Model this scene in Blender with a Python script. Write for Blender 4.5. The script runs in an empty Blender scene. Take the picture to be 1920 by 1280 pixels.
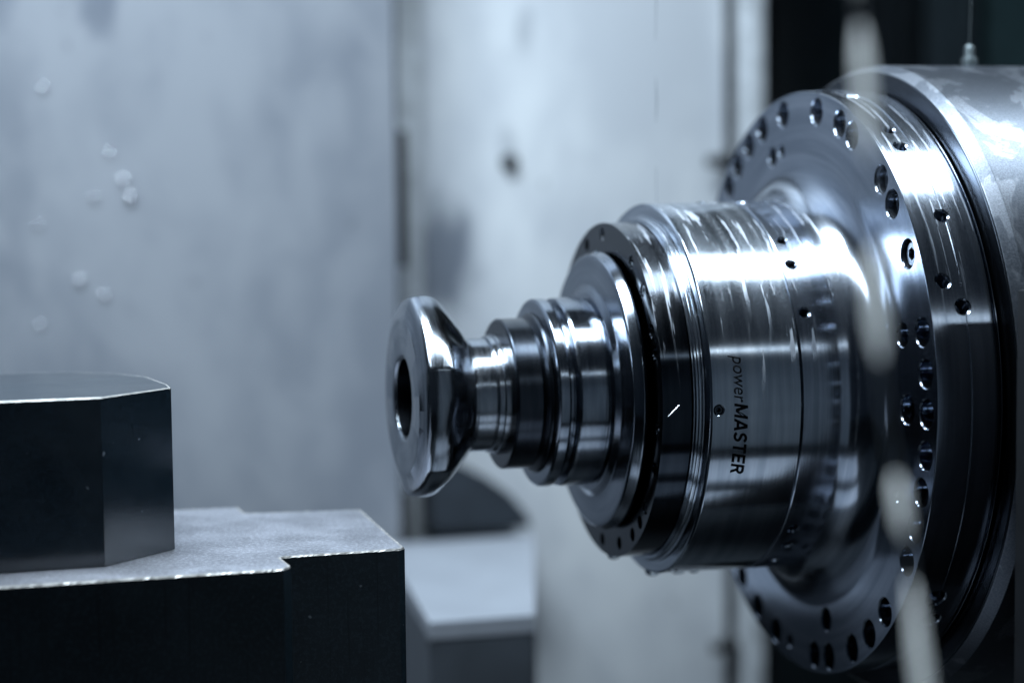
import bpy, bmesh, math, random
from math import sin, cos, pi, radians
from mathutils import Vector, Matrix

random.seed(7)
scene = bpy.context.scene
C = scene.collection

# ------------------------------------------------------------------ camera
AX_Y, AX_Z = 1.2, 1.27          # the spindle axis runs along +X through here
yaw, pitch, roll = radians(15.604), radians(4.431), radians(0.582)
fw = Vector((sin(yaw) * cos(pitch), cos(yaw) * cos(pitch), -sin(pitch)))
rt = fw.cross(Vector((0, 0, 1))).normalized()
up = rt.cross(fw)
r2 = cos(roll) * rt - sin(roll) * up
u2 = sin(roll) * rt + cos(roll) * up
cd = bpy.data.cameras.new("camera")
cam = bpy.data.objects.new("camera", cd)
C.objects.link(cam)
M = Matrix.Identity(4)
for i in range(3):
    M[i][0], M[i][1], M[i][2] = r2[i], u2[i], -fw[i]
M[0][3], M[1][3], M[2][3] = 0, 0, 1.4
cam.matrix_world = M
cd.sensor_width = 36
cd.lens = 68.377
cd.clip_start, cd.clip_end = 0.02, 60
cd.dof.use_dof = True
cd.dof.focus_distance = 1.155
cd.dof.aperture_fstop = 2.5
scene.camera = cam

# ------------------------------------------------------------------ light
w = bpy.data.worlds.new("World")
scene.world = w
w.use_nodes = True
w.node_tree.nodes["Background"].inputs[0].default_value = (0.46, 0.68, 1.0, 1)
w.node_tree.nodes["Background"].inputs[1].default_value = 0.025


def area(name, loc, target, sx, sy, power, col, xdir=(1, 0, 0)):
    d = bpy.data.lights.new(name, 'AREA')
    d.shape = 'RECTANGLE'
    d.size, d.size_y = sx, sy
    d.energy = power
    d.color = col
    o = bpy.data.objects.new(name, d)
    C.objects.link(o)
    z = (Vector(loc) - Vector(target)).normalized()
    x = Vector(xdir)
    x = (x - z * x.dot(z)).normalized()
    y = z.cross(x)
    m = Matrix.Identity(4)
    for i in range(3):
        m[i][0], m[i][1], m[i][2], m[i][3] = x[i], y[i], z[i], loc[i]
    o.matrix_world = m
    return o


COOL = (0.77, 0.905, 1.0)
area("machine_lamp", (0.42, 1.075, 1.66), (0.42, 1.075, 0), 1.05, 0.105, 5.2, COOL)
area("wall_fill", (-0.02, 1.24, 2.65), (0.48, 1.95, 0.95), 0.8, 0.4, 58, COOL)  # added fill light for the walls, no lamp known there
area("shop_tube", (0.98, -0.15, 1.93), (0.45, 1.2, 1.27), 1.3, 0.050, 0.75, COOL)

scene.view_settings.view_transform = 'Standard'
scene.view_settings.look = 'None'
scene.view_settings.exposure = 0
scene.view_settings.gamma = 1
scene.cycles.use_denoising = True
scene.cycles.max_bounces = 10
scene.cycles.sample_clamp_indirect = 6.0


# ------------------------------------------------------------------ materials
class NT:
    def __init__(s, name):
        s.m = bpy.data.materials.new(name)
        s.m.use_nodes = True
        s.t = s.m.node_tree
        s.b = s.t.nodes["Principled BSDF"]

    def n(s, typ, **kw):
        x = s.t.nodes.new(typ)
        for k, v in kw.items():
            setattr(x, k, v)
        return x

    def l(s, a, b):
        s.t.links.new(a, b)

    def val(s, sock, v):
        if hasattr(v, "is_linked") or isinstance(v, bpy.types.NodeSocket):
            s.l(v, sock)
        else:
            sock.default_value = v

    def math(s, op, a, b=0.0, c=None, clamp=False):
        x = s.n("ShaderNodeMath", operation=op)
        x.use_clamp = clamp
        s.val(x.inputs[0], a)
        s.val(x.inputs[1], b)
        if c is not None:
            s.val(x.inputs[2], c)
        return x.outputs[0]

    def smooth(s, v, a, b, lo=0.0, hi=1.0):
        x = s.n("ShaderNodeMapRange", interpolation_type='SMOOTHSTEP')
        s.val(x.inputs[0], v)
        for i, q in enumerate((a, b, lo, hi)):
            x.inputs[1 + i].default_value = q
        return x.outputs[0]

    def vec(s, x, y, z=0.0):
        c = s.n("ShaderNodeCombineXYZ")
        for i, v in enumerate((x, y, z)):
            s.val(c.inputs[i], v)
        return c.outputs[0]

    def noise(s, vec, scale=1.0, detail=3.0, rough=0.5, dist=0.0):
        x = s.n("ShaderNodeTexNoise")
        s.l(vec, x.inputs["Vector"])
        x.inputs["Scale"].default_value = scale
        x.inputs["Detail"].default_value = detail
        x.inputs["Roughness"].default_value = rough
        x.inputs["Distortion"].default_value = dist
        return x.outputs["Fac"]

    def mix(s, f, a, b):
        x = s.n("ShaderNodeMix", data_type='RGBA')
        s.val(x.inputs["Factor"], f)
        s.val(x.inputs[6], a)
        s.val(x.inputs[7], b)
        return x.outputs[2]

    def obj(s):
        return s.n("ShaderNodeTexCoord").outputs["Object"]

    def polar(s):
        """local x along the turned axis, angle phi (0 = camera side, pi/2 = top), radius"""
        sp = s.n("ShaderNodeSeparateXYZ")
        s.l(s.obj(), sp.inputs[0])
        phi = s.math('ARCTAN2', sp.outputs[2], s.math('MULTIPLY', sp.outputs[1], -1.0))
        r = s.math('SQRT', s.math('ADD', s.math('MULTIPLY', sp.outputs[1], sp.outputs[1]),
                                  s.math('MULTIPLY', sp.outputs[2], sp.outputs[2])))
        return sp.outputs[0], phi, r, sp.outputs[1], sp.outputs[2]

    def bump(s, h, strength, dist):
        x = s.n("ShaderNodeBump")
        x.inputs["Strength"].default_value = strength
        x.inputs["Distance"].default_value = dist
        s.l(h, x.inputs["Height"])
        s.l(x.outputs[0], s.b.inputs["Normal"])


def c4(c):
    return (c[0], c[1], c[2], 1.0)


def turned(name, base, rough, stain=0.0, fine=0.5, stain_lo=-0.1, stain_hi=1.9, drip_scale=150.0, wob=0.12):
    """turned steel: fine grooves round the axis, dried coolant runs on the upper side"""
    t = NT(name)
    x, phi, r, yy, zz = t.polar()
    b = t.b
    b.inputs["Metallic"].default_value = 1.0
    sx = t.math('ADD', x, r)
    groove = t.noise(t.vec(t.math('MULTIPLY', sx, 900.0), t.math('MULTIPLY', phi, 1.2), 0.0), 1.0, 4.0, 0.65)
    broad = t.noise(t.vec(t.math('MULTIPLY', sx, 130.0), t.math('MULTIPLY', phi, 0.9), 3.0), 1.0, 3.0, 0.6)
    smear = t.noise(t.vec(t.math('MULTIPLY', sx, 18.0), t.math('MULTIPLY', phi, 2.5), 8.0), 1.0, 4.0, 0.55)
    dark = (base[0] * 0.62, base[1] * 0.65, base[2] * 0.68)
    col = t.mix(t.smooth(broad, 0.3, 0.72), c4(dark), c4(base))
    rg = t.math('ADD', t.math('MULTIPLY', t.math('SUBTRACT', groove, 0.5), 0.16 * fine),
                t.math('ADD', rough, t.math('MULTIPLY', t.math('SUBTRACT', smear, 0.5), wob)))
    met = 1.0
    if stain > 0:
        run = t.noise(t.vec(t.math('MULTIPLY', x, drip_scale), t.math('MULTIPLY', phi, 2.0), 0.0), 1.0, 4.0, 0.6, 0.08)
        ph = t.noise(t.vec(t.math('MULTIPLY', x, drip_scale * 0.45), t.math('MULTIPLY', phi, 0.7), 5.0), 1.0, 2.0, 0.5)
        sp = t.noise(t.vec(t.math('MULTIPLY', x, 1900.0), t.math('MULTIPLY', phi, 210.0), 2.0), 1.0, 3.0, 0.7)
        low = t.math('ADD', phi, t.math('MULTIPLY', t.math('SUBTRACT', ph, 0.5), 2.2))
        nrm = t.n("ShaderNodeSeparateXYZ")
        t.l(t.n("ShaderNodeTexCoord").outputs["Normal"], nrm.inputs[0])
        side = t.smooth(t.math('ABSOLUTE', nrm.outputs[0]), 0.75, 0.35)
        msk = t.math('MULTIPLY', t.math('MULTIPLY', t.smooth(low, 0.25, 0.75), t.smooth(phi, stain_hi, stain_hi - 0.4)), side)
        runs = t.math('MULTIPLY', t.smooth(run, 0.55, 0.62), msk)
        film = t.math('ADD', t.math('MULTIPLY', t.smooth(sp, 0.48, 0.70), 0.55), t.math('MULTIPLY', t.smooth(ph, 0.35, 0.65), 0.16))
        film = t.math('MULTIPLY', t.math('MULTIPLY', film, t.smooth(phi, 0.15, 0.75)), side)
        f = t.math('MULTIPLY', t.math('MAXIMUM', runs, film), stain, clamp=True)
        col = t.mix(f, col, c4((0.42, 0.45, 0.51)))
        rg = t.math('ADD', rg, t.math('MULTIPLY', f, 0.45))
        met = t.math('SUBTRACT', 1.0, t.math('MULTIPLY', f, 0.55))
        t.val(b.inputs["Metallic"], met)
    t.l(col, b.inputs["Base Color"])
    t.l(t.math('MAXIMUM', rg, 0.05), b.inputs["Roughness"])
    t.bump(groove, 0.10 * fine, 0.0004)
    return t.m


def plain(name, col, rough, metallic=0.0, var=0.3, scale=40.0, bump=0.0, **kw):
    t = NT(name)
    n = t.noise(t.obj(), scale, 5.0, 0.6)
    t.l(t.mix(t.smooth(n, 0.3, 0.7), c4([c * (1 - var) for c in col]), c4(col)), t.b.inputs["Base Color"])
    t.l(t.math('ADD', rough, t.math('MULTIPLY', t.math('SUBTRACT', n, 0.5), 0.2)), t.b.inputs["Roughness"])
    t.b.inputs["Metallic"].default_value = metallic
    for k, v in kw.items():
        t.b.inputs[k].default_value = v
    if bump:
        t.bump(n, bump, 0.001)
    return t.m


STEEL = (0.46, 0.50, 0.56)
M_body = turned("ground_steel", STEEL, 0.12, stain=0.8, drip_scale=230.0, wob=0.06)
M_flange = turned("flange_steel", (0.36, 0.395, 0.46), 0.15, stain=0.45, drip_scale=260, wob=0.06)
M_black = turned("blackened_steel", (0.034, 0.041, 0.052), 0.11, stain=0.75, drip_scale=300, wob=0.06)
M_holder = turned("polished_holder_steel", (0.29, 0.32, 0.37), 0.15, fine=1.3, wob=0.16)
M_collar = turned("oxide_collar_steel", (0.05, 0.058, 0.072), 0.24, fine=0.9)
M_cutter = turned("bright_cutter_steel", (0.34, 0.365, 0.405), 0.19, fine=2.2, wob=0.2)
M_screw = plain("screw_steel", (0.06, 0.07, 0.085), 0.25, 1.0)
M_rubber = plain("black_rubber", (0.012, 0.013, 0.015), 0.5)
M_guard = plain("black_guard_paint", (0.004, 0.005, 0.007), 0.7, **{"Specular IOR Level": 0.15})
M_ink = plain("black_ink", (0.004, 0.005, 0.007), 0.8, **{"Specular IOR Level": 0.05})


def drum_material():
    t = NT("cast_drum_metal")
    x, phi, r, yy, zz = t.polar()
    o = t.obj()
    g = t.noise(o, 900.0, 3.0, 0.6)
    edge = t.noise(t.vec(t.math('MULTIPLY', x, 26.0), t.math('MULTIPLY', phi, 3.2), 0.0), 1.0, 5.0, 0.6, 0.5)
    patch = t.smooth(edge, 0.51, 0.54)
    tick = t.noise(t.vec(t.math('MULTIPLY', x, 60.0), t.math('MULTIPLY', phi, 160.0), 0.0), 1.0, 2.0, 0.5)
    col = t.mix(patch, c4((0.095, 0.108, 0.132)), c4((0.25, 0.27, 0.31)))
    col = t.mix(t.smooth(g, 0.3, 0.75), col, c4((0.15, 0.165, 0.195)))
    t.l(col, t.b.inputs["Base Color"])
    t.b.inputs["Metallic"].default_value = 1.0
    t.l(t.math('ADD', 0.30, t.math('MULTIPLY', g, 0.2)), t.b.inputs["Roughness"])
    t.bump(t.math('ADD', g, t.math('MULTIPLY', tick, 0.25)), 0.18, 0.0005)
    return t.m


M_drum = drum_material()


def wall_material(name, col, dirt, rough, seed, metallic=0.0, tint=None, grime_and_shade=()):
    t = NT(name)
    o = t.obj()
    sp = t.n("ShaderNodeSeparateXYZ")
    t.l(o, sp.inputs[0])
    v = t.vec(t.math('ADD', sp.outputs[0], seed), t.math('MULTIPLY', sp.outputs[2], 0.55), sp.outputs[1])
    a = t.noise(v, 5.0, 4.0, 0.55, 0.6)
    b = t.noise(v, 22.0, 4.0, 0.6, 0.4)
    f = t.smooth(t.math('ADD', t.math('MULTIPLY', a, 0.65), t.math('MULTIPLY', b, 0.35)), 0.40, 0.62)
    c = t.mix(f, c4(dirt), c4(col))
    if tint:
        x0, x1, tc = tint
        wob = t.math('ADD', sp.outputs[0], t.math('MULTIPLY', t.math('SUBTRACT', b, 0.5), 0.05))
        c = t.mix(t.smooth(wob, x0, x1), c, c4(tc))
    spots = t.smooth(t.noise(v, 55.0, 2.0, 0.5), 0.70, 0.78)
    c = t.mix(t.math('MULTIPLY', spots, 0.45), c, c4([k * 0.45 for k in dirt]))
    for (gx, gz, rx, rz, k) in grime_and_shade:  # dark patches: smudges, plus painted shadow and corner fall-off
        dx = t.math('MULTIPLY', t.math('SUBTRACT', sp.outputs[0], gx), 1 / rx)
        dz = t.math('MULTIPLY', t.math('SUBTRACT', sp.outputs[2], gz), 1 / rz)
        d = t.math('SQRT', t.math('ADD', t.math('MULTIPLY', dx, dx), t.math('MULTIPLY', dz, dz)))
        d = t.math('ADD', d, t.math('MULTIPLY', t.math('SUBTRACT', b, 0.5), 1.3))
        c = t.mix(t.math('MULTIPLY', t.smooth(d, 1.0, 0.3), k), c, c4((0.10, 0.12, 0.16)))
    t.l(c, t.b.inputs["Base Color"])
    t.l(t.math('ADD', rough, t.math('MULTIPLY', t.math('SUBTRACT', b, 0.5), 0.25)), t.b.inputs["Roughness"])
    t.b.inputs["Metallic"].default_value = metallic
    return t.m


M_wall_l = wall_material("grey_painted_sheet", (0.265, 0.285, 0.325), (0.185, 0.205, 0.245), 0.5, 2.3, grime_and_shade=[(0.722, 1.565, 0.022, 0.035, 0.6), (0.60, 1.60, 0.07, 0.10, 0.6), (0.645, 1.40, 0.03, 0.05, 0.25), (0.61, 1.30, 0.04, 0.07, 0.25), (0.965, 1.48, 0.02, 0.08, 0.25)])  # smudges, plus the fading light of the upper-left corner painted in
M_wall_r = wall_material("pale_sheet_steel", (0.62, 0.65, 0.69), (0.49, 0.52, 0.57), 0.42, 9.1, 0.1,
                         (0.28, 0.30, (0.50, 0.52, 0.44)), grime_and_shade=[(-0.128, 1.325, 0.055, 0.095, 0.85), (-0.05, 1.44, 0.012, 0.03, 0.3), (-0.034, 1.56, 0.014, 0.035, 0.3)])  # large patch paints a soft shadow beside the cutter; the rest are smudges
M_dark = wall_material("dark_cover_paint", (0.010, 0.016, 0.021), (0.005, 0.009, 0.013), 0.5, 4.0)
M_bar = plain("pale_rail_paint", (0.62, 0.66, 0.71), 0.35, 0.3)
M_front = plain("front_reflector_paint", (0.60, 0.66, 0.72), 0.6, 0.0, 0.15, 3.0)  # pale colour of the added reflecting panel
M_floor = plain("floor_paint", (0.02, 0.025, 0.03), 0.6)
M_box = plain("grey_box_paint", (0.24, 0.26, 0.30), 0.5, 0.0, 0.15, 12)
M_boxdark = plain("dark_box_paint", (0.05, 0.06, 0.075), 0.5, 0.0, 0.3, 12)
M_table = plain("table_iron", (0.55, 0.57, 0.62), 0.45, 0.0, 0.2, 14)


def block_material(name, base, rough, metallic, scratch, relief=0.45):
    t = NT(name)
    sp = t.n("ShaderNodeSeparateXYZ")
    o = t.obj()
    t.l(o, sp.inputs[0])
    g = t.noise(o, 1100.0, 3.0, 0.7)
    m = t.noise(o, 26.0, 4.0, 0.55, 0.2)
    sv = t.vec(t.math('MULTIPLY', t.math('ADD', sp.outputs[0], sp.outputs[1]), 420.0), 0.0, t.math('MULTIPLY', sp.outputs[2], 6.0))
    s = t.noise(sv, 1.0, 3.0, 0.6)
    c = t.mix(t.smooth(m, 0.35, 0.65), c4([k * 0.72 for k in base]), c4(base))
    g2 = t.noise(o, 420.0, 3.0, 0.75)
    c = t.mix(t.math('MULTIPLY', t.smooth(g2, 0.48, 0.62), 0.6), c, c4([k * 1.9 for k in base]))
    fl = t.noise(o, 190.0, 1.0, 0.5)
    c = t.mix(t.math('MULTIPLY', t.smooth(fl, 0.77, 0.82), 0.35), c, c4((0.25, 0.28, 0.32)))
    c = t.mix(t.math('MULTIPLY', t.smooth(s, 0.58, 0.70), scratch), c, c4([k * 0.4 for k in base]))
    t.l(c, t.b.inputs["Base Color"])
    t.b.inputs["Metallic"].default_value = metallic
    t.l(t.math('ADD', rough, t.math('MULTIPLY', t.math('SUBTRACT', m, 0.5), 0.25)), t.b.inputs["Roughness"])
    t.bump(t.math('ADD', g, g2), relief, 0.0005)
    return t.m


M_base = block_material("sawn_steel", (0.27, 0.28, 0.32), 0.42, 0.72, 0.3)
M_octa = block_material("oiled_black_oxide", (0.006, 0.012, 0.018), 0.17, 0.0, 0.15, 0.05)
M_octa.node_tree.nodes["Principled BSDF"].inputs["IOR"].default_value = 1.9
M_side = block_material("dark_block_side", (0.008, 0.015, 0.021), 0.40, 0.0, 0.8, 0.2)  # block sides, much darker than the top face
M_side.node_tree.nodes["Principled BSDF"].inputs["Specular IOR Level"].default_value = 0.30
M_burr = plain("raw_burr_edge", (0.50, 0.49, 0.48), 0.48, 1.0, 0.3, 300)

t = NT("pale_green_plastic")
nz = t.noise(t.obj(), 120.0, 3.0)
t.l(t.mix(nz, c4((0.70, 0.75, 0.69)), c4((0.80, 0.84, 0.78))), t.b.inputs["Base Color"])
t.b.inputs["Roughness"].default_value = 0.45
t.b.inputs["Subsurface Weight"].default_value = 1.0
t.b.inputs["Subsurface Radius"].default_value = (0.03, 0.03, 0.03)
t.b.inputs["Subsurface Scale"].default_value = 1.0
M_hose = t.m

t = NT("water")
nz = t.noise(t.obj(), 300.0, 1.0)
t.l(t.math('MULTIPLY', nz, 0.04), t.b.inputs["Roughness"])
t.b.inputs["Base Color"].default_value = (0.95, 0.98, 1, 1)
t.b.inputs["Transmission Weight"].default_value = 1.0
t.b.inputs["IOR"].default_value = 1.33
M_water = t.m
M_fleck = plain("bright_metal_fleck", (0.9, 0.93, 0.97), 0.15, 1.0, 0.1)


# ------------------------------------------------------------------ helpers
def link(name, me, mat=None, parent=None, loc=None, mats=None):
    o = bpy.data.objects.new(name, me)
    C.objects.link(o)
    for m in (mats or ([mat] if mat else [])):
        me.materials.append(m)
    if parent:
        o.parent = parent
    if loc:
        o.location = loc
    return o


def tag(o, label, cat, group=None):
    o["label"], o["category"] = label, cat
    if group:
        o["group"] = group
    return o


def thing(name, loc, label, cat, group=None):
    o = bpy.data.objects.new(name, None)
    C.objects.link(o)
    o.location = loc
    o.empty_display_size = 0.02
    return tag(o, label, cat, group)


def struct(o):
    o["kind"] = "structure"
    return o


def finish(me, angle=28.0):
    for p in me.polygons:
        p.use_smooth = True
    me.set_sharp_from_angle(angle=radians(angle))
    return me


def lathe_bm(profile, seg=192, rfun=None):
    """profile: (x, r) list, starting and ending with r = 0; revolved about local X"""
    bm = bmesh.new()
    rows = []
    for (x, r) in profile:
        if r <= 1e-7:
            rows.append([bm.verts.new((x, 0, 0))])
        else:
            row = []
            for k in range(seg):
                a = 2 * pi * k / seg
                rr = r * (rfun(x, r, a) if rfun else 1.0)
                row.append(bm.verts.new((x, -rr * cos(a), rr * sin(a))))
            rows.append(row)
    for A, B in zip(rows, rows[1:]):
        if len(A) == 1 and len(B) > 1:
            for k in range(seg):
                bm.faces.new((A[0], B[k], B[(k + 1) % seg]))
        elif len(B) == 1 and len(A) > 1:
            for k in range(seg):
                bm.faces.new((A[k], B[0], A[(k + 1) % seg]))
        elif len(A) > 1:
            for k in range(seg):
                k2 = (k + 1) % seg
                bm.faces.new((A[k], B[k], B[k2], A[k2]))
    bmesh.ops.recalc_face_normals(bm, faces=bm.faces)
    return bm


def to_mesh(bm, name):
    me = bpy.data.meshes.new(name)
    bm.to_mesh(me)
    bm.free()
    return me


def bev(pts, b=0.0006):
    """chamfer + rounding of every real corner of a profile"""
    out = [pts[0]]
    for i in range(1, len(pts) - 1):
        p, q, n = Vector(pts[i - 1]), Vector(pts[i]), Vector(pts[i + 1])
        d1, d2 = (p - q), (n - q)
        if d1.length < 1e-6 or d2.length < 1e-6 or abs(d1.normalized().dot(d2.normalized())) > 0.97 or b == 0:
            out.append(pts[i])
            continue
        k = min(b, d1.length * 0.4, d2.length * 0.4)
        a_, c_ = q + d1.normalized() * k, q + d2.normalized() * k
        mid = (a_ + c_) * 0.5 * 0.55 + q * 0.45
        out += [tuple(a_), tuple(mid), tuple(c_)]
    out.append(pts[-1])
    return out


def cut_holes(me, cutters):
    """subtract every cutter bmesh (each a closed solid) from the mesh"""
    big = bmesh.new()
    for c in cutters:
        tmp = bpy.data.meshes.new("tmp")
        c.to_mesh(tmp)
        c.free()
        big.from_mesh(tmp)
        bpy.data.meshes.remove(tmp)
    cm = to_mesh(big, "cutter")
    co = bpy.data.objects.new("cutter", cm)
    C.objects.link(co)
    so = bpy.data.objects.new("solid", me)
    C.objects.link(so)
    md = so.modifiers.new("b", 'BOOLEAN')
    md.operation = 'DIFFERENCE'
    md.solver = 'EXACT'
    md.object = co
    dg = bpy.context.evaluated_depsgraph_get()
    dg.update()
    res = bpy.data.meshes.new_from_object(so.evaluated_get(dg))
    bpy.data.objects.remove(so)
    bpy.data.objects.remove(co)
    return res


def bore(r, depth, ch=0.0008, seg=28):
    """closed cutter, mouth at local x = 0 pointing to -x, with a chamfered mouth"""
    e = 0.004
    prof = [(-e, 0), (-e, r + ch + e * 0.0), (-0.00001, r + ch), (ch, r), (depth, r), (depth + r * 0.5, 0)]
    return lathe_bm(prof, seg)


def analytic(me, prof, tol=3e-4):
    """exact normals of the turned surface on every face that still belongs to it (holes keep their own)"""
    segs = []
    pr = [Vector(p) for p in prof]
    for a, b_ in zip(pr, pr[1:]):
        d = b_ - a
        if d.length > 1e-7:
            segs.append([a, b_, d.length, Vector((-d.y, d.x)).normalized(), None, None])
    for i, g in enumerate(segs):
        for side, j in ((4, i - 1), (5, i + 1)):
            n = g[3]
            if 0 <= j < len(segs):
                h = segs[j]
                if g[3].dot(h[3]) > 0.90:
                    if h[2] > 4 * g[2]:
                        n = h[3]
                    elif g[2] <= 4 * h[2]:
                        n = (g[3] + h[3]).normalized()
            g[side] = n
    base = [Vector(c.vector) for c in me.corner_normals]
    for p in me.polygons:
        c = p.center
        r = math.hypot(c.y, c.z)
        if r < 1e-5:
            continue
        nr = (p.normal.y * c.y + p.normal.z * c.z) / r
        nt = (-p.normal.y * c.z + p.normal.z * c.y) / r
        if abs(nt) > 0.05:
            continue
        best = None
        for g in segs:
            if abs(p.normal.x * g[3].x + nr * g[3].y) < 0.985:
                continue
            d = g[1] - g[0]
            q = Vector((c.x, r)) - g[0]
            u = max(0.0, min(1.0, q.dot(d) / (g[2] ** 2)))
            e = (q - d * u).length
            if e < tol and (best is None or e < best[0]):
                best = (e, g)
        if best is None:
            continue
        g = best[1]
        sgn = 1.0 if p.normal.x * g[3].x + nr * g[3].y > 0 else -1.0
        d = g[1] - g[0]
        for li in p.loop_indices:
            v = me.vertices[me.loops[li].vertex_index].co
            rv = math.hypot(v.y, v.z)
            if rv < 1e-6:
                base[li] = p.normal.copy()
                continue
            u = max(0.0, min(1.0, (Vector((v.x, rv)) - g[0]).dot(d) / (g[2] ** 2)))
            n = (g[4].lerp(g[5], u)).normalized() * sgn
            base[li] = Vector((n.x, n.y * v.y / rv, n.y * v.z / rv)).normalized()
    me.normals_split_custom_set([tuple(n) for n in base])
    return me


def place(bm, origin, direction):
    """local +x to the given direction, local origin to origin"""
    d = Vector(direction).normalized()
    q = Vector((1, 0, 0)).rotation_difference(d).to_matrix().to_4x4()
    bm.transform(Matrix.Translation(origin) @ q)
    return bm


def radial(s, r, phi):
    p = radians(phi)
    return Vector((s, -r * cos(p), r * sin(p)))


def screw_mesh(r, h=0.006, sock=0.5):
    """cap screw, head facing -x, with a hexagonal socket"""
    bm = bmesh.new()
    n = 24
    hx = [0.0] * n

    def ring(x, rad, hexa=False):
        row = []
        for k in range(n):
            a = 2 * pi * k / n
            rr = rad
            if hexa:
                b = (a % (pi / 3)) - pi / 6
                rr = rad * cos(pi / 6) / cos(b)
            row.append(bm.verts.new((x, -rr * cos(a), rr * sin(a))))
        return row
    rows = [ring(h, r), ring(r * 0.10, r), ring(0, r * 0.88), ring(0, r * sock * 1.08, True), ring(r * 0.06, r * sock, True), ring(h * 0.6, r * sock * 0.98, True)]
    for A, B in zip(rows, rows[1:]):
        for k in range(n):
            k2 = (k + 1) % n
            bm.faces.new((A[k], A[k2], B[k2], B[k]))
    c = bm.verts.new((h * 0.62, 0, 0))
    for k in range(n):
        bm.faces.new((rows[-1][k], rows[-1][(k + 1) % n], c))
    bmesh.ops.recalc_face_normals(bm, faces=bm.faces)
    return finish(to_mesh(bm, "socket_screw"), 30)


def screw(me, parent, origin, direction, spin=0.0):
    o = bpy.data.objects.new("socket_screw", me)
    C.objects.link(o)
    o.parent = parent
    q = Vector((1, 0, 0)).rotation_difference(Vector(direction).normalized()).to_matrix().to_4x4()
    o.matrix_local = Matrix.Translation(origin) @ q @ Matrix.Rotation(spin, 4, 'X')
    return o


def box_mesh(x0, x1, y0, y1, z0, z1, b=0.001):
    bm = bmesh.new()
    bmesh.ops.create_cube(bm, size=1)
    for v in bm.verts:
        v.co = ((x0 + x1) / 2 + v.co.x * (x1 - x0), (y0 + y1) / 2 + v.co.y * (y1 - y0), (z0 + z1) / 2 + v.co.z * (z1 - z0))
    if b:
        bmesh.ops.bevel(bm, geom=list(bm.edges), offset=b, segments=2, affect='EDGES', profile=0.6)
    return finish(to_mesh(bm, "box"), 40)


# ------------------------------------------------------------------ the setting
def origin_box(name, mat, x0, x1, y0, y1, z0, z1, parent=None, b=0.001):
    cx, cy = (x0 + x1) / 2, (y0 + y1) / 2
    return link(name, box_mesh(x0 - cx, x1 - cx, y0 - cy, y1 - cy, 0, z1 - z0, b), mat, parent, (cx, cy, z0))


struct(origin_box("floor", M_floor, -4, 4, -3, 5, -0.1, 0.0, b=0))
struct(origin_box("left_wall", M_wall_l, -1.6, 0.402, 1.85, 1.872, 0.004, 2.6, b=0.003))
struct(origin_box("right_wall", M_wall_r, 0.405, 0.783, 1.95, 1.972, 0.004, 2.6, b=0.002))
# dark machine column opening on the right: rear, far side and an added shading roof
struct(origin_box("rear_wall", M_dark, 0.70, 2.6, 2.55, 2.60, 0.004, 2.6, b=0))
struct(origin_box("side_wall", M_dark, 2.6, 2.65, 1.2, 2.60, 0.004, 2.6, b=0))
struct(origin_box("front_reflector", M_front, 0.45, 2.6, -0.95, -0.90, 0.004, 2.3, b=0))  # unseen panel added to brighten the reflection in the nose sleeve
struct(origin_box("shade_roof", M_dark, 0.83, 2.6, 1.3, 2.545, 2.3, 2.35, b=0))  # unseen roof added to keep light out of the opening

post = thing("door_post", (0.425, 1.90, 0.004), "pale vertical door post where the grey and the pale wall panels meet", "post")
link("post_face", box_mesh(-0.0225, 0.022, 0.030, 0.0495, 0, 2.5, 0.003), M_bar, post)
link("seam_strip", box_mesh(-0.0226, -0.0195, -0.046, -0.0275, 0, 2.5, 0.0006), M_boxdark, post)
link("seal_strip", box_mesh(-0.0192, -0.0115, -0.048, -0.028, 1.323, 1.455, 0.001), M_rubber, post)
link("seal_strip", box_mesh(-0.0220, -0.0125, -0.048, -0.028, 0.80, 1.10, 0.001), M_rubber, post)

rail = thing("guide_rail", (0.809, 1.95, 0.004), "pale upright guide rail at the edge of the dark opening", "rail")
link("rail_bar", box_mesh(-0.012, 0.012, -0.02, 0.02, 0, 2.5, 0.003), M_bar, rail)
link("seal_strip", box_mesh(-0.0245, -0.0125, 0.005, 0.02, 0, 2.5, 0.0), M_rubber, rail)


def latch(z, x, label):
    r = thing("latch_knob", (x, 1.945, z), label, "latch", "dark latch knobs beside the pale rail")
    bm = lathe_bm(bev([(0, 0), (0, 0.004), (0.002, 0.006), (0.016, 0.006), (0.018, 0.005), (0.03, 0.004), (0.03, 0)], 0.0005), 24)
    bm.transform(Matrix.Translation((-0.018, -0.012, 0)))
    link("knob", finish(to_mesh(bm, "knob")), M_rubber, r)
    link("bracket", box_mesh(-0.002, 0.014, -0.012, 0.0, -0.007, 0.007, 0.001), M_rubber, r)


latch(1.4287, 0.774, "upper dark latch knob sticking out beside the bolted flange rim")
latch(0.9067, 0.778, "lower dark latch knob near the bottom beside the pale rail")

# dark cover sheets inside the opening
for i, (x0, x1, y, lab) in enumerate([
        (1.07, 1.19, 2.50, "dark upright cover sheet nearest the pale rail in the opening"),
        (1.225, 1.275, 2.51, "narrow dark upright cover sheet in the middle of the opening"),
        (1.30, 1.355, 2.49, "dark upright cover sheet behind the small hose nipple"),
        (1.40, 1.60, 2.50, "broad dark green cover sheet at the right edge of the opening")]):
    c = thing("cover_sheet", ((x0 + x1) / 2, y, 0.004), lab, "cover sheet", "dark cover sheets in the opening")
    hw = (x1 - x0) / 2
    m = plain("cover_paint", [(0.03, 0.045, 0.055), (0.03, 0.04, 0.05), (0.045, 0.065, 0.08), (0.03, 0.06, 0.068)][i], 0.4)
    link("sheet", box_mesh(-hw, hw, -0.004, 0.004, 0, 2.2, 0.001), m, c)
    link("folded_edge", box_mesh(hw, hw + 0.006, -0.03, 0.004, 0, 2.2, 0.001), m, c)

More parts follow.
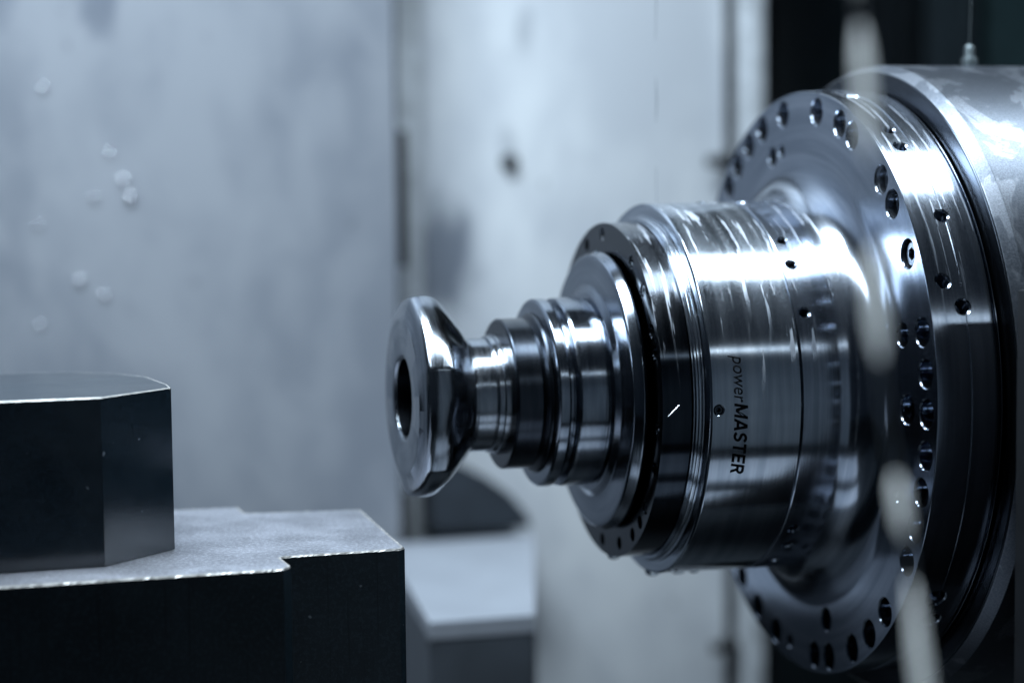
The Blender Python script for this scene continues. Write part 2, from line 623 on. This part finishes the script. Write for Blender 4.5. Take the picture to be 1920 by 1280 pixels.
b = thing("wall_bolt", (0.5437, 1.95, 1.4289), "dark bolt head on the pale wall above the spindle nose", "bolt")
bm = lathe_bm([(0, 0), (0, 0.006), (-0.006, 0.0075), (-0.008, 0.005), (-0.008, 0)], 24)
bm.transform(Matrix.Rotation(pi / 2, 4, 'Z'))
link("bolt_head", finish(to_mesh(bm, "bolt_head")), M_rubber, b)
link("washer", finish(to_mesh(place(lathe_bm([(0, 0), (0, 0.0095), (0.0012, 0.0095), (0.0012, 0)], 24), (0, -0.0014, 0), (0, 1, 0)), "washer")), M_boxdark, b)

# blurred fixture box in the background
fb = thing("fixture_box", (0.44, 1.65, 0.77), "pale topped fixture box out of focus below the milling cutter", "box")
bm = bmesh.new()
P = [(-0.097, -0.170), (-0.010, -0.170), (0.092, 0.180), (-0.060, 0.180)]
lo = [bm.verts.new((x, y, 0)) for x, y in P]
hi = [bm.verts.new((x, y, 0.276)) for x, y in P]
bm.faces.new(hi)
bm.faces.new(lo[::-1])
for k in range(4):
    bm.faces.new((lo[k], lo[(k + 1) % 4], hi[(k + 1) % 4], hi[k]))
bmesh.ops.bevel(bm, geom=list(bm.edges), offset=0.002, segments=2, affect='EDGES')
link("box_body", finish(to_mesh(bm, "box_body")), M_boxdark, fb)
bm = bmesh.new()
lo = [bm.verts.new((x * 1.0, y, 0.2765)) for x, y in P]
hi = [bm.verts.new((x * 1.0, y, 0.290)) for x, y in P]
bm.faces.new(hi)
bm.faces.new(lo[::-1])
for k in range(4):
    bm.faces.new((lo[k], lo[(k + 1) % 4], hi[(k + 1) % 4], hi[k]))
link("top_plate", finish(to_mesh(bm, "top_plate")), M_box, fb)

gs = thing("shade_wedge", (0.48, 1.90, 1.0605), "dark sloping wedge added as soft shade behind the fixture box", "bracket")  # dark solid added in place of a soft shadow on the wall
bm = bmesh.new()
P = [(-0.04, 0.0), (0.062, 0.0), (0.058, 0.012), (0.040, 0.034), (0.016, 0.052), (-0.012, 0.066), (-0.04, 0.074)]
fr = [bm.verts.new((x, -0.025, z)) for x, z in P]
bk = [bm.verts.new((x, 0.045, z)) for x, z in P]
bm.faces.new(fr)
bm.faces.new(bk[::-1])
for k in range(len(P)):
    bm.faces.new((fr[k], bk[k], bk[(k + 1) % len(P)], fr[(k + 1) % len(P)]))
bmesh.ops.recalc_face_normals(bm, faces=bm.faces)
link("wedge_body", finish(to_mesh(bm, "wedge_body")), plain("wedge_shade_paint", (0.02, 0.028, 0.04), 0.6), gs)

# machine table below the picture: its strips are what the underside of the spindle mirrors
tb = thing("machine_table", (0.3, 0.95, 0.0), "slotted machine table below, mirrored in the underside of the spindle", "table")
for (y0, y1) in [(-0.43, -0.195), (-0.105, 0.01)]:
    link("table_strip", box_mesh(-0.1, 0.52, y0, y1, 0.70, 0.77, 0.003), M_table, tb)
link("table_bed", box_mesh(-0.9, 0.52, -0.43, 0.72, 0.003, 0.699, 0.004), M_floor, tb)

# ------------------------------------------------------------------ blocks on the left
def prism(poly, z0, z1, step, ch, jit, mats, seed):
    """extruded outline with a ragged burr along the upper edge"""
    rnd = random.Random(seed)
    pts = []
    n = len(poly)
    for i in range(n):
        a, b_ = Vector(poly[i]), Vector(poly[(i + 1) % n])
        k = max(1, int((b_ - a).length / step))
        for j in range(k):
            pts.append((a.lerp(b_, j / k), j == 0))
    bm = bmesh.new()
    N = len(pts)
    cen = sum((p for p, _ in pts), Vector((0, 0))) / N
    rows = [[], [], [], []]
    for i, (p, corner) in enumerate(pts):
        a, c = pts[i - 1][0], pts[(i + 1) % N][0]
        tdir = (c - a).normalized()
        nin = Vector((-tdir.y, tdir.x))
        j1 = rnd.uniform(0, jit)
        j2 = rnd.uniform(-jit, jit)
        rows[0].append(bm.verts.new((p.x, p.y, z0)))
        q = p
        rows[1].append(bm.verts.new((q.x, q.y, z1 - ch - j1)))
        q = p + nin * ch * (0.8)
        rows[2].append(bm.verts.new((q.x, q.y, z1 + j2 * 0.6)))
        q = p + nin * (ch * 2.2 + jit)
        rows[3].append(bm.verts.new((q.x, q.y, z1)))
    for A, B, mi in ((rows[0], rows[1], 0), (rows[1], rows[2], 1), (rows[2], rows[3], 1)):
        for k in range(N):
            f = bm.faces.new((A[k], A[(k + 1) % N], B[(k + 1) % N], B[k]))
            f.material_index = mi
    f = bm.faces.new(rows[3])
    f.material_index = len(mats) - 1
    f2 = bm.faces.new(rows[0][::-1])
    bmesh.ops.triangulate(bm, faces=[f, f2])
    bmesh.ops.recalc_face_normals(bm, faces=bm.faces)
    me = to_mesh(bm, "prism")
    return me


fx = 0.10
base_poly = [(-0.35, 1.075), (0.166, 1.0775), (0.1715, 1.086), (0.1700, 1.112), (0.172, 1.115), (0.2415, 1.1175), (0.2455, 1.1215),
             (0.2475, 1.266), (0.172, 1.276), (0.171, 1.304), (-0.35, 1.318)]
me = prism([(x - fx, y - 1.18) for x, y in base_poly], 0, 0.419, 0.0016, 0.0007, 0.00045, (0, 1, 2), 3)
o = link("fixture_block", me, None, None, (fx, 1.18, 0.77), mats=[M_side, M_burr, M_base])
tag(o, "large dark steel fixture block with a notched front carrying the chamfered block", "steel block")

ox = 0.0
oct_poly = [(-0.22, 1.108), (0.0700, 1.1165), (0.1136, 1.1585), (0.1136, 1.178), (0.106, 1.232), (0.090, 1.262), (0.06, 1.287), (-0.22, 1.292)]
me = prism([(x - ox, y - 1.2) for x, y in oct_poly], 0, 0.0965, 0.0025, 0.0006, 0.00012, (0,), 5)
o = link("workpiece_block", me, None, None, (ox, 1.2, 1.1894), mats=[M_octa, M_burr])
tag(o, "smooth dark steel workpiece with chamfered corner standing on the notched fixture block", "workpiece")

# ------------------------------------------------------------------ the spindle
sp = thing("spindle", (0.60, AX_Y, AX_Z), "large steel machine spindle with bolted flange and lettered nose sleeve", "spindle")
S0 = 0.60


def L(prof):
    return [(s - S0, r) for s, r in prof]


# drum
prof = bev([(0.5835, 0), (0.5835, 0.1935), (0.5803, 0.1950), (0.5803, 0.2070), (0.5885, 0.2107), (1.25, 0.2107), (1.25, 0)], 0.0006)
drum = link("drum", analytic(finish(to_mesh(lathe_bm(L(prof), 256), "drum"), 20), L(prof)), M_drum, sp)

prof = [(0.5790, 0)] + bev([(0.5790, 0.1945), (0.5794, 0.2060), (0.5801, 0.2066)], 0.0004) + [(0.5801, 0)]
link("seal_ring", analytic(finish(to_mesh(lathe_bm(L(prof), 224), "seal"), 20), L(prof)), M_collar, sp)

# mounting flange with a fillet towards the sleeve
r0, rF = 0.1208, 0.1490
fil = [(0.5075 + 0.0278 * sin(pi / 2 * k / 16), r0 + 0.0004 + (rF - r0 - 0.0004) * (1 - cos(pi / 2 * k / 16))) for k in range(17)]
prof = [(0.4838, 0), (0.4838, r0 - 0.002), (0.4838, r0 + 0.0002), (0.4842, r0 + 0.0004)] + fil + \
    bev([(0.5353, 0.150), (0.5353, 0.1933), (0.5572, 0.1933), (0.5574, 0.1938), (0.5745, 0.1938), (0.5750, 0.1905), (0.5762, 0.1905), (0.5766, 0.1930), (0.5775, 0.1930), (0.5780, 0.186), (0.5832, 0.186)], 0.0005)[0:] + [(0.5832, 0)]
fl = to_mesh(lathe_bm(L(prof), 256), "flange")
big = [(81.6, .1810), (70.2, .1808), (63.9, .1806), (98.8, .1815), (110.4, .1818), (118.7, .1818), (126.7, .1818), (133.8, .1815),
       (48.3, .1800), (41.6, .1800), (30.2, .1795), (14.6, .1795), (6.8, .1795), (-0.7, .1795), (-8.6, .1805), (-15.9, .1805),
       (-23.3, .1812), (-30.8, .1815), (-45.5, .1820), (-54.4, .1820), (-63.3, .1820), (-75.1, .1820), (-82.3, .1812),
       (-102.5, .1815), (-113.2, .1815), (-123.9, .1815), (-134, .1815), (-145, .1815), (-156, .1815), (-167, .1815), (179, .1815), (168, .1815), (157, .1815), (146, .1815)]
mid = [(106.9, .1580, .0066), (15.7, .1545, .0072), (-0.8, .1552, .0088), (-74.3, .1580, .0076)]
small = [(101.2, .1575, .0042), (-95.0, .1800, .0045), (-21.3, .1560, .0034)]
rimh = [(53.1, .5500, .0042), (35.6, .5560, .0040), (22.8, .5460, .0044), (18.1, .5560, .0044), (76.3, .5520, .0050), (58.5, .5500, .0035), (-37.4, .5560, .0062), (-43.7, .5600, .0058)]
cuts = []
fx_ = 0.5353 - S0
for phi, rho in big:
    cuts.append(place(bore(0.0086, 0.016), radial(fx_, rho, phi), (1, 0, 0)))
for phi, rho, r in mid + small:
    cuts.append(place(bore(r, 0.013), radial(fx_, rho, phi), (1, 0, 0)))
for phi, s, r in rimh:
    cuts.append(place(bore(r, 0.012, 0.0009), radial(s - S0, 0.1933 if s < .557 else 0.1938, phi), -radial(0, 1, phi)))
for phi, s in [(43.0, .490), (53.3, .491), (26.5, .490), (84.8, .489), (95, .491), (-42.7, .4918), (-51.4, .493), (-63.1, .493)]:
    cuts.append(place(bore(0.0030, 0.008, 0.0011), radial(s - S0, r0 + 0.0004, phi), -radial(0, 1, phi)))
fl = analytic(finish(cut_holes(fl, cuts), 24), L(prof))
flange = link("mounting_flange", fl, M_flange, sp)
sc_big = screw_mesh(0.0076)
sc_big.materials.append(M_screw)
sc_mid = screw_mesh(0.0058)
sc_mid.materials.append(M_screw)
sc_small = screw_mesh(0.0028, 0.004)
sc_small.materials.append(M_screw)
rn = random.Random(4)
for phi, rho in big:
    d = 0.0095
    if abs(phi - 30.2) < 0.1:
        d = 0.0025
    screw(sc_big, flange, radial(fx_ + d, rho, phi), (1, 0, 0), rn.uniform(0, 1))
for phi, rho, r in mid:
    screw(sc_mid, flange, radial(fx_ + 0.0085, rho, phi), (1, 0, 0), rn.uniform(0, 1))
for phi, s in [(43.0, .490), (53.3, .491), (26.5, .490)]:
    screw(sc_small, flange, radial(s - S0, r0 - 0.0028, phi), -radial(0, 1, phi), 0.3)

# nose sleeve with the lettering
prof = [(0.4190, 0)] + bev([(0.4190, 0.1110), (0.4240, 0.1110), (0.4240, 0.1193), (0.4252, 0.1208), (0.4826, 0.1208), (0.4830, 0.1200), (0.4836, 0.1200)], 0.0004) + [(0.4836, 0)]
sl = to_mesh(lathe_bm(L(prof), 256), "sleeve")
sl = cut_holes(sl, [place(bore(0.0030, 0.004, 0.0007), radial(.4294 - S0, .1208, -0.9), -radial(0, 1, -0.9)),
                    place(bore(0.0030, 0.004, 0.0007), radial(.4294 - S0, .1208, -70), -radial(0, 1, -70))])
sleeve = link("nose_sleeve", analytic(finish(sl, 24), L(prof)), M_body, sp)
screw(sc_small, sleeve, radial(.4294 - S0, .1208 - .0012, -0.9), -radial(0, 1, -0.9), 0.2)


def lettering(text, phi0, phi1, bold, parent):
    cu = bpy.data.curves.new("lettering", 'FONT')
    cu.body = text
    cu.size = 0.0122
    cu.shear = 0.22
    cu.resolution_u = 6
    cu.offset = 0.00030 if bold else 0.00004
    to = bpy.data.objects.new("lettering", cu)
    C.objects.link(to)
    dg = bpy.context.evaluated_depsgraph_get()
    dg.update()
    me = bpy.data.meshes.new_from_object(to.evaluated_get(dg))
    bpy.data.objects.remove(to)
    bm = bmesh.new()
    bm.from_mesh(me)
    xs = [v.co.x for v in bm.verts]
    x0, x1 = min(xs), max(xs)
    R = 0.1208
    k = radians(phi0 - phi1) / (x1 - x0)
    ext = bmesh.ops.extrude_face_region(bm, geom=list(bm.faces))
    top = {v for v in ext["geom"] if isinstance(v, bmesh.types.BMVert)}
    for v in bm.verts:
        u, y = v.co.x, v.co.y
        ph = radians(phi0) - (u - x0) * k
        rr = R + (0.00009 if v in top else 0.00003)
        v.co = (0.4392 - S0 + y * 0.98, -rr * cos(ph), rr * sin(ph))
    bmesh.ops.recalc_face_normals(bm, faces=bm.faces)
    return link("lettering", to_mesh(bm, "lettering"), M_ink, parent)


lettering("power", 14.6, 1.0, False, sleeve)
def stroke_letters(phi0, phi1, parent):
    """MASTER in heavy slanted strokes bent round the sleeve (units: cap height 1)"""
    W = 0.20
    arc = lambda cx, cy, rx, ry, a0, a1, n: [(cx + rx * cos(radians(a0 + (a1 - a0) * k / n)), cy + ry * sin(radians(a0 + (a1 - a0) * k / n))) for k in range(n + 1)]
    h = W / 2
    sS = arc(0.36, 0.72, 0.25, 0.19, 15, 90, 5)[0:] + arc(0.33, 0.72, 0.24, 0.185, 90, 262, 8) + arc(0.34, 0.29, 0.25, 0.195, 88, -90, 8)[1:] + arc(0.32, 0.285, 0.25, 0.19, -90, -165, 5)
    LT = [
        (0.98, [[(h, 0), (h, 1)], [(0.98 - h, 0), (0.98 - h, 1)], [(h, 0.92), (0.49, 0.10)], [(0.98 - h, 0.92), (0.49, 0.10)]]),
        (0.84, [[(0.07, 0), (0.40, 1)], [(0.77, 0), (0.44, 1)], [(0.2, 0.28), (0.64, 0.28)]]),
        (0.68, [sS]),
        (0.72, [[(0, 1 - h), (0.72, 1 - h)], [(0.36, 0), (0.36, 0.9)]]),
        (0.66, [[(h, 0), (h, 1)], [(h, 1 - h), (0.66, 1 - h)], [(h, 0.51), (0.60, 0.51)], [(h, h), (0.66, h)]]),
        (0.74, [[(h, 0), (h, 1)], [(h, 1 - h), (0.42, 1 - h)] + arc(0.42, 0.70, 0.21, 0.20, 90, -90, 8) + [(h, 0.50)], [(0.40, 0.48), (0.64, 0)]]),
    ]
    gap = 0.11
    total = sum(w for w, _ in LT) + gap * 5
    capH, R = 0.0088, 0.1208
    bm = bmesh.new()
    off, lay = 0.0, 0
    for w, strokes in LT:
        for st_ in strokes:
            pts = [Vector(p) for p in st_]
            lft, rgt = [], []
            for i, p in enumerate(pts):
                d = (pts[min(i + 1, len(pts) - 1)] - pts[max(i - 1, 0)]).normalized()
                if len(pts) == 2 and abs(d.y) > 0.3:      # stems are cut level
                    nn = Vector((h / abs(d.y), 0))
                    if d.y < 0:
                        nn = -nn
                    nn = -nn
                else:
                    nn = Vector((-d.y, d.x)) * h
                lft.append(p + nn)
                rgt.append(p - nn)
            lay += 1
            rr = R + 0.00003 + 0.000006 * (lay % 4)
            vs = []
            for q in (lft, rgt):
                row = []
                for p in q:
                    yy = p.y * capH
                    uu = (off + p.x + 0.2 * (p.y - 0.5)) / total
                    ph = radians(phi0 + (phi1 - phi0) * uu)
                    row.append(bm.verts.new((0.4392 - S0 + yy, -rr * cos(ph), rr * sin(ph))))
                vs.append(row)
            for k in range(len(pts) - 1):
                bm.faces.new((vs[0][k], vs[0][k + 1], vs[1][k + 1], vs[1][k]))
        off += w + gap
    return link("lettering", to_mesh(bm, "lettering"), M_ink, parent)


stroke_letters(0.5, -20.2, sleeve)

# nose cap: blackened ring with screws, then a stepped bright ring
prof = [(0.3982, 0)] + bev([(0.3982, 0.1085), (0.4170, 0.1088), (0.4170, 0.1075), (0.4176, 0.1075)], 0.0006) + [(0.4176, 0)]
cp = to_mesh(lathe_bm(L(prof), 224), "cap")
capscr = [(92.9, .1010), (58.3, .1000), (43.0, .1000), (26.5, .0998), (18.7, .0998), (-7.7, .1003), (-22.8, .1010), (-40.7, .1007),
          (-49.1, .1010), (-59.1, .1010), (-75, .1000), (112, .1005), (130, .1005), (-95, .1005), (-115, .1005)]
cuts = [place(bore(0.0040, 0.007, 0.0005), radial(.3982 - S0, rho, phi), (1, 0, 0)) for phi, rho in capscr]
cap = link("nose_cap", analytic(finish(cut_holes(cp, cuts), 24), L(prof)), M_black, sp)
sc_cap = screw_mesh(0.0035, 0.004)
sc_cap.materials.append(M_screw)
for phi, rho in capscr:
    screw(sc_cap, cap, radial(.3982 - S0 + (0.0008 if phi in (58.3, 43.0, -7.7, -40.7) else 0.003), rho, phi), (1, 0, 0), rn.uniform(0, 1))
prof = [(0.4178, 0)] + bev([(0.4178, 0.1093), (0.4200, 0.1093), (0.4200, 0.1112), (0.4206, 0.1116), (0.4222, 0.1116), (0.4224, 0.1128), (0.4236, 0.1128)], 0.0003) + [(0.4236, 0)]
link("stepped_ring", analytic(finish(to_mesh(lathe_bm(L(prof), 224), "ring"), 22), L(prof)), M_body, sp)

# ------------------------------------------------------------------ the tool holder
S0 = 0.36
th = thing("tool_holder", (S0, AX_Y, AX_Z), "stepped polished tool holder between the spindle nose and the cutter", "tool holder")
prof = bev([(0.3830, 0), (0.3830, 0.0640), (0.3862, 0.0690), (0.3868, 0.0850), (0.3876, 0.0880), (0.3935, 0.0905), (0.3958, 0.0895), (0.3958, 0)], 0.0008)
link("holder_disc", analytic(finish(to_mesh(lathe_bm(L(prof), 192), "disc"), 22), L(prof)), M_holder, th)
prof = [(0.3480, 0), (0.3480, 0.0500)] + [(0.3480 - 0.0006 + 0.0008, 0.0520)] + bev([(0.3484, 0.0585), (0.3496, 0.0604), (0.3552, 0.0607), (0.3565, 0.0600), (0.3572, 0.0560), (0.3606, 0.0556), (0.3616, 0.0602), (0.3636, 0.0608), (0.3806, 0.0610), (0.3812, 0.0594), (0.3822, 0.0594), (0.3828, 0.0618), (0.3829, 0.0630)], 0.0006) + [(0.3829, 0)]
link("holder_shaft", analytic(finish(to_mesh(lathe_bm(L(prof), 192), "shaft"), 22), L(prof)), M_holder, th)
prof = bev([(0.3250, 0), (0.3250, 0.0470), (0.3262, 0.0483), (0.3420, 0.0484), (0.3432, 0.0470), (0.3440, 0.0484), (0.3458, 0.0510), (0.3479, 0.0518), (0.3479, 0)], 0.0006)
link("clamping_collar", analytic(finish(to_mesh(lathe_bm(L(prof), 160), "collar"), 22), L(prof)), M_collar, th)

# ------------------------------------------------------------------ the cutter
S0 = 0.28
ct = thing("milling_cutter", (S0 - 0.0012, AX_Y, AX_Z), "bright hexagonal milling cutter with a bored front face", "milling cutter")


def hexish(x, r, a):
    s = x + S0
    b_ = ((a + pi / 6 + 0.16) % (pi / 3)) - pi / 6      # flat centred
    hx = cos(pi / 6) / cos(b_)
    wgt = max(0.0, min(1.0, (s - 0.2628) / 0.0015)) * max(0.0, min(1.0, (0.3010 - s) / 0.018))
    if r < 0.0515:
        wgt *= max(0.0, (r - 0.049) / 0.0025)
    m = 1.0 + (hx - 1.0) * 0.34 * wgt
    # shallow chip pockets between the corners on the rear cone
    pk = max(0.0, cos(3 * (a + 0.16)) ** 2 - 0.45) / 0.55
    pw = max(0.0, 1 - abs(s - 0.288) / 0.012)
    return m * (1 - 0.05 * pk * pk * pw * (3 - 2 * pw) * pw)


prof = [(0.2950, 0), (0.2950, 0.0200), (0.2750, 0.0200), (0.2740, 0.0262), (0.2650, 0.0268)]
prof = bev([(0.3000, 0), (0.3000, 0.0180), (0.2860, 0.0180), (0.2860, 0.0258), (0.2650, 0.0262), (0.2637, 0.0278), (0.2635, 0.0500)], 0.0005)
prof += [(0.2638, 0.0512), (0.2658, 0.0600), (0.2666, 0.0624), (0.2678, 0.0642), (0.2700, 0.0653), (0.2735, 0.0657), (0.2780, 0.0655), (0.2805, 0.0650),
         (0.2828, 0.0640), (0.2850, 0.0622), (0.2880, 0.0590), (0.2910, 0.0552), (0.2940, 0.0512), (0.2970, 0.0470), (0.3000, 0.0428), (0.3018, 0.0402)]
prof += [(0.3030, 0.0374), (0.3050, 0.0370)] + [(0.3060, 0)]
link("cutter_head", finish(to_mesh(lathe_bm(L(prof), 240, hexish), "head"), 30), M_cutter, ct)
prof = [(0.3035, 0), (0.3035, 0.0364)] + bev([(0.3060, 0.0363), (0.3165, 0.0363), (0.3170, 0.0355), (0.3176, 0.0355), (0.3180, 0.0372), (0.3215, 0.0374), (0.3218, 0.0384), (0.3249, 0.0386), (0.3261, 0.0386)], 0.0005) + [(0.3261, 0)]
link("cutter_neck", analytic(finish(to_mesh(lathe_bm(L(prof), 160), "neck"), 22), L(prof)), M_cutter, ct)
bm = bmesh.new()
rows = []
for x, r in [(0.2652, 0.0261), (0.2655, 0.0248), (0.2862, 0.0246), (0.2862, 0.0170), (0.2866, 0.0170), (0.2866, 0.0254), (0.2652, 0.0261)]:
    rows.append([bm.verts.new((x - S0, -r * cos(2 * pi * k / 64), r * sin(2 * pi * k / 64))) for k in range(64)])
for A, B in zip(rows, rows[1:]):
    for k in range(64):
        bm.faces.new((A[k], B[k], B[(k + 1) % 64], A[(k + 1) % 64]))
bmesh.ops.remove_doubles(bm, verts=bm.verts, dist=1e-6)
bmesh.ops.recalc_face_normals(bm, faces=bm.faces)
link("bore_shade", finish(to_mesh(bm, "shade_tube")), M_collar, ct)  # dark tube added to put shade inside the bore
sm = screw_mesh(0.0150, 0.012, 0.52)
sm.materials.append(M_screw)
screw(sm, ct, (0.2850 - S0, 0, 0), (1, 0, 0), 0.2).name = "arbor_screw"

# ------------------------------------------------------------------ small things on and around the spindle
gb = thing("guard_block", (0.62, 0.962, 0.772), "black guard block in front of the drum at the right edge", "guard block")
link("guard_plate", box_mesh(-0.0535, 0.2, -0.012, 0.012, 0, 0.570, 0.002), M_guard, gb)
link("guard_flange", box_mesh(0.16, 0.2, -0.06, -0.0125, 0, 0.56, 0.002), M_guard, gb)

M_nip = plain("nipple_steel", (0.10, 0.12, 0.13), 0.4, 0.8)
hn = thing("hose_nipple", (0.6602, AX_Y, AX_Z + 0.2107), "small blurred steel nipple on top of the drum with a thin wire", "nipple")
bm = lathe_bm(bev([(0, 0), (0, 0.0055), (0.006, 0.0055), (0.0065, 0.0035), (0.013, 0.0035), (0.015, 0.002), (0.015, 0)], 0.0004), 24)
bm.transform(Matrix.Rotation(-pi / 2, 4, 'Y'))
link("nipple_body", finish(to_mesh(bm, "nipple")), M_nip, hn)


def tube_mesh(pts, rad, n=14, caps=True):
    bm = bmesh.new()
    pts = [Vector(p) for p in pts]
    rows = []
    for i, p in enumerate(pts):
        d = (pts[min(i + 1, len(pts) - 1)] - pts[max(i - 1, 0)]).normalized()
        a = d.cross(Vector((0, 1, 0.01))).normalized()
        b_ = d.cross(a)
        r = rad[i] if isinstance(rad, (list, tuple)) else rad
        rows.append([bm.verts.new(p + (a * cos(2 * pi * k / n) + b_ * sin(2 * pi * k / n)) * r) for k in range(n)])
    for A, B in zip(rows, rows[1:]):
        for k in range(n):
            bm.faces.new((A[k], A[(k + 1) % n], B[(k + 1) % n], B[k]))
    if caps:
        bm.faces.new(rows[0])
        bm.faces.new(rows[-1])
    bmesh.ops.recalc_face_normals(bm, faces=bm.faces)
    return finish(to_mesh(bm, "tube"), 45)


link("wire", tube_mesh([(0, 0, 0.014), (0.001, 0, 0.05), (0.004, 0, 0.10), (0.006, 0, 0.2)], 0.0003, 8), M_nip, hn)

# coolant hose hanging close to the lens, far out of focus
hose_path = [(0.328, 0.70, 1.62), (0.3345, 0.70, 1.50), (0.3395, 0.70, 1.44), (0.3428, 0.70, 1.39), (0.3448, 0.70, 1.356), (0.3470, 0.70, 1.3285), (0.3500, 0.70, 1.3049),
             (0.3530, 0.70, 1.2898), (0.3563, 0.70, 1.2703), (0.3594, 0.70, 1.2528), (0.3622, 0.70, 1.231), (0.3663, 0.70, 1.2001), (0.374, 0.70, 1.15), (0.388, 0.70, 1.05), (0.405, 0.70, 0.90), (0.41, 0.70, 0.774)]


hose_path = [(x * 0.60 / 0.70, 0.60, 1.4 + (z - 1.4) * 0.60 / 0.70) for x, y, z in hose_path[:-2]] + [(0.345, 0.60, 0.90), (0.348, 0.60, 0.774)]


def hose_at(z):
    for a, b_ in zip(hose_path, hose_path[1:]):
        if a[2] >= z >= b_[2]:
            u = (a[2] - z) / (a[2] - b_[2])
            return Vector(a).lerp(Vector(b_), u)
    return Vector(hose_path[-1])


h0 = hose_path[-1]
hs = thing("coolant_hose", h0, "pale green jointed coolant hose hanging out of focus before the flange", "hose")
link("core_tube", tube_mesh([Vector(p) - Vector(h0) for p in hose_path], 0.0005, 12), M_bar, hs)
for (za, zb, r) in [(1.585, 1.4640, 0.0020), (1.4540, 1.4100, 0.0024), (1.3800, 1.3410, 0.0030), (1.3020, 1.2800, 0.0022), (1.2650, 1.1700, 0.0027), (1.160, 1.06, 0.0032), (1.05, 0.95, 0.0032)]:
    n = 10
    pts = [hose_at(za + (zb - za) * k / n) - Vector(h0) for k in range(n + 1)]
    rads = [r * (0.22 if k in (0, n) else 0.55 if k in (1, n - 1) else 0.85 if k in (2, n - 2) else 1.0) for k in range(n + 1)]
    link("hose_sleeve", tube_mesh(pts, rads, 18), M_hose, hs)

# a bright sliver stuck on the nose cap
p0, p1 = radial(0.4015, 0.1089, -3.2), radial(0.4085, 0.1092, 0.4)
sl = thing("metal_chip", (0.4015, AX_Y + p0.y, AX_Z + p0.z), "thin bright metal sliver stuck to the black nose ring", "metal chip")
link("sliver", tube_mesh([(0, 0, 0), (p1 - p0) * 0.5 + Vector((0, -0.0004, 0)), p1 - p0], [0.0003, 0.0006, 0.0003], 8), M_fleck, sl)


def drop_mesh(r, sag):
    bm = bmesh.new()
    bmesh.ops.create_uvsphere(bm, u_segments=16, v_segments=10, radius=r)
    for v in bm.verts:
        if v.co.z < 0:
            v.co.z *= sag
        else:
            v.co.z *= 0.75
    return finish(to_mesh(bm, "drop"), 60)


dm = drop_mesh(1.0, 1.0)
dm.materials.append(M_water)
ndrop = 0
for s, r, phi, k, lab in [
        (0.4285, .1208, -88, .0034, "water drop hanging under the front edge of the lettered sleeve"),
        (0.4480, .1208, -90, .0040, "largest water drop hanging under the middle of the sleeve"),
        (0.4560, .1208, -86, .0026, "small water drop under the sleeve beside the largest drop"),
        (0.4020, .1086, -88, .0030, "water drop hanging under the black nose ring"),
        (0.4740, .1208, -92, .0024, "tiny water drop under the rear end of the sleeve"),
        (0.5045, .1211, 84, .0022, "water bead on top of the sleeve near the flange"),
        (0.4630, .1208, 88, .0022, "water bead on top of the sleeve near its seam"),
        (0.5450, .1933, 88, .0022, "water bead on top of the flange rim"),
        (0.3920, .0900, 88, .0014, "tiny water bead on top of the holder disc")]:
    p = radial(0, r, phi)
    o = bpy.data.objects.new("water_drop", dm)
    C.objects.link(o)
    o.location = (s, AX_Y + p.y, AX_Z + p.z)
    o.scale = (k * 1.5, k * 1.3, k * (1.0 if phi < 0 else 0.5))
    tag(o, lab, "water drop", "water drops on the spindle")

fm = drop_mesh(1.0, 1.0)
fm.materials.append(M_fleck)
for x, z, k, lab in [
        (0.0712, 1.4994, .0026, "topmost bright droplet glint on the grey wall"),
        (0.1424, 1.4143, .0036, "upper of the two brightest touching droplet glints on the grey wall"),
        (0.1474, 1.3978, .0038, "lower of the two brightest touching droplet glints on the grey wall"),
        (0.1147, 1.3977, .0026, "dim droplet glint left of the two brightest ones on the grey wall"),
        (0.1294, 1.4396, .0022, "faint droplet glint above the two brightest ones on the grey wall"),
        (0.1000, 1.3212, .0030, "droplet glint in the lower pair on the grey wall, its left one"),
        (0.1221, 1.3072, .0027, "droplet glint in the lower pair on the grey wall, its right one"),
        (0.0617, 1.2815, .0022, "lowest faint droplet glint above the chamfered workpiece"),
        (0.0629, 1.3737, .0020, "faint droplet glint near the left border on the grey wall")]:
    o = bpy.data.objects.new("wall_droplet", fm)
    C.objects.link(o)
    o.location = (x, 1.849, z)
    o.scale = (k * 1.15, k * 1.15, k * 1.15)
    tag(o, lab, "droplet", "glinting droplets on the grey wall")

st = thing("water_thread", (0.452, 1.25, 1.30), "thin pale thread of water falling before the pale wall", "water thread")
for z0, z1 in ((0.02, 0.115), (0.145, 0.175), (0.20, 0.29)):
    link("strand", tube_mesh([(0, 0, z1), (0.0006, 0, (z0 + z1) / 2), (0, 0, z0)], [0.0001, 0.00028, 0.0001], 8), M_fleck, st)
